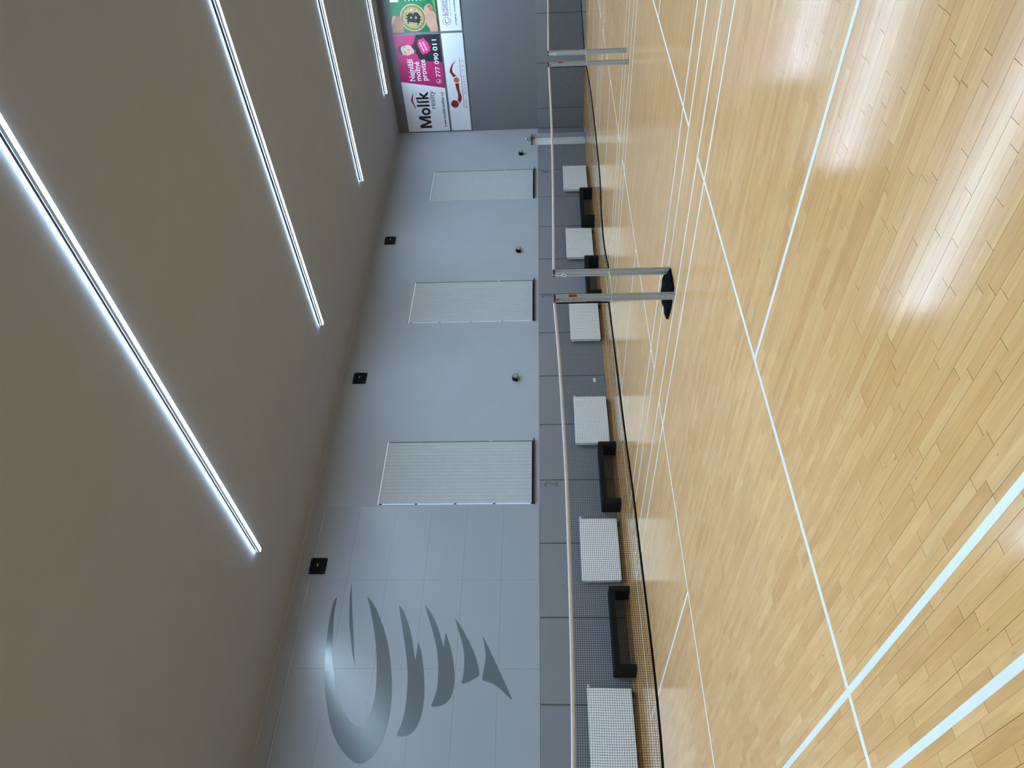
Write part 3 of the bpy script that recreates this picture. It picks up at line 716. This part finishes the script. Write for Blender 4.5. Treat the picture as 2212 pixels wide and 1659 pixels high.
shape(circ(cxa, cza, .368, 64), fn, cn, 'gold', 'coin_face', .005, False)
shape([(4.29, 6.20), (4.16, 6.08), (4.29, 5.99)], fn, cn, 'gold2', 'coin_facet', .006, False); shape([(4.63, 6.35), (4.76, 6.26), (4.64, 6.20)], fn, cn, 'gold2', 'coin_facet', .006, False)
TB = R(-8)
def rotp(P): return [(cxa+(a*math.cos(TB)-b*math.sin(TB)), cza+(a*math.sin(TB)+b*math.cos(TB))) for a, b in P]
lettering('B', cxa-.155-.03, cza-.185, cxa+.175, .40, fn, .0065, 'navy', cn, bold=.05, rot=TB, name='coin_letter')
for a in (-.045, .055):
    for b0_, b1_ in ((.20, .275), (-.275, -.20)): shape(rotp([(a-.022, b0_), (a+.022, b0_), (a+.022, b1_), (a-.022, b1_)]), fn, cn, 'navy', 'coin_letter_bar', .0065, False)
for b0_, b1_ in ((.155, .20), (-.20, -.155)): shape(rotp([(-.235, b0_), (-.13, b0_), (-.13, b1_), (-.235, b1_)]), fn, cn, 'navy', 'coin_letter_bar', .0065, False)
cl = lambda P: [(max(a, 3.908), min(max(b, 5.398), 7.048)) for a, b in P]
shape(cl(catmull([q[:2] for q in ART['thumb']])), fn, t, 'skin', 'printed_thumb', .007, False); shape(ART['nail'], fn, t, 'skin2', 'printed_nail', .008)
shape(cl(catmull([q[:2] for q in ART['fing2']])), fn, t, 'skin', 'printed_finger', .007, False); shape(cl(catmull([q[:2] for q in ART['fing1']])), fn, t, 'skin2', 'printed_finger', .008, False)

# lower right: telecom banner
t, fn = banner('narrow white banner with grey SCH lettering and a ringed triangle logo', 3.905, 8.6, 4.535, 5.315, 'bannerwhite')
shape([(4.425, 4.967), (5.9, 4.967), (5.9, 5.186), (4.425, 5.186)], fn, t, 'grey', 'grey_field', .002, False)
lettering('S', 4.48, 5.005, 4.625, .165, fn, .003, 'bannerwhite', t, bold=.0); lettering('CH', 4.655, 5.005, 4.95, .118, fn, .003, 'bannerwhite', t, bold=.0)
shape([(4.66, 5.152), (5.9, 5.152), (5.9, 5.166), (4.66, 5.166)], fn, t, 'bannerwhite', 'logo_rule', .003, False)
lettering('telekom', 4.426, 4.866, 4.955, .066, fn, .003, 'grey', t, bold=.010, spacing=1.3)
lettering('projekty, montáže,', 4.11, 4.703, 4.965, .058, fn, .003, 'ink', t, bold=.010)
ring(fn, t, 4.242, 5.053, .134, .146, 'ink', 'logo_ring', .003)
shape([(4.155, 5.06), (4.20, 5.11), (4.30, 5.12), (4.30, 5.10), (4.21, 5.085), (4.17, 5.045)], fn, t, 'ink', 'logo_stroke', .003, False)
shape([(4.14, 5.05), (4.22, 4.965), (4.29, 4.95), (4.28, 4.97), (4.225, 4.99), (4.165, 5.06)], fn, t, 'brown', 'logo_stroke', .003, False)
shape([(4.30, 4.955), (4.335, 5.02), (4.32, 5.03), (4.285, 4.965)], fn, t, 'brown', 'logo_stroke', .003, False)
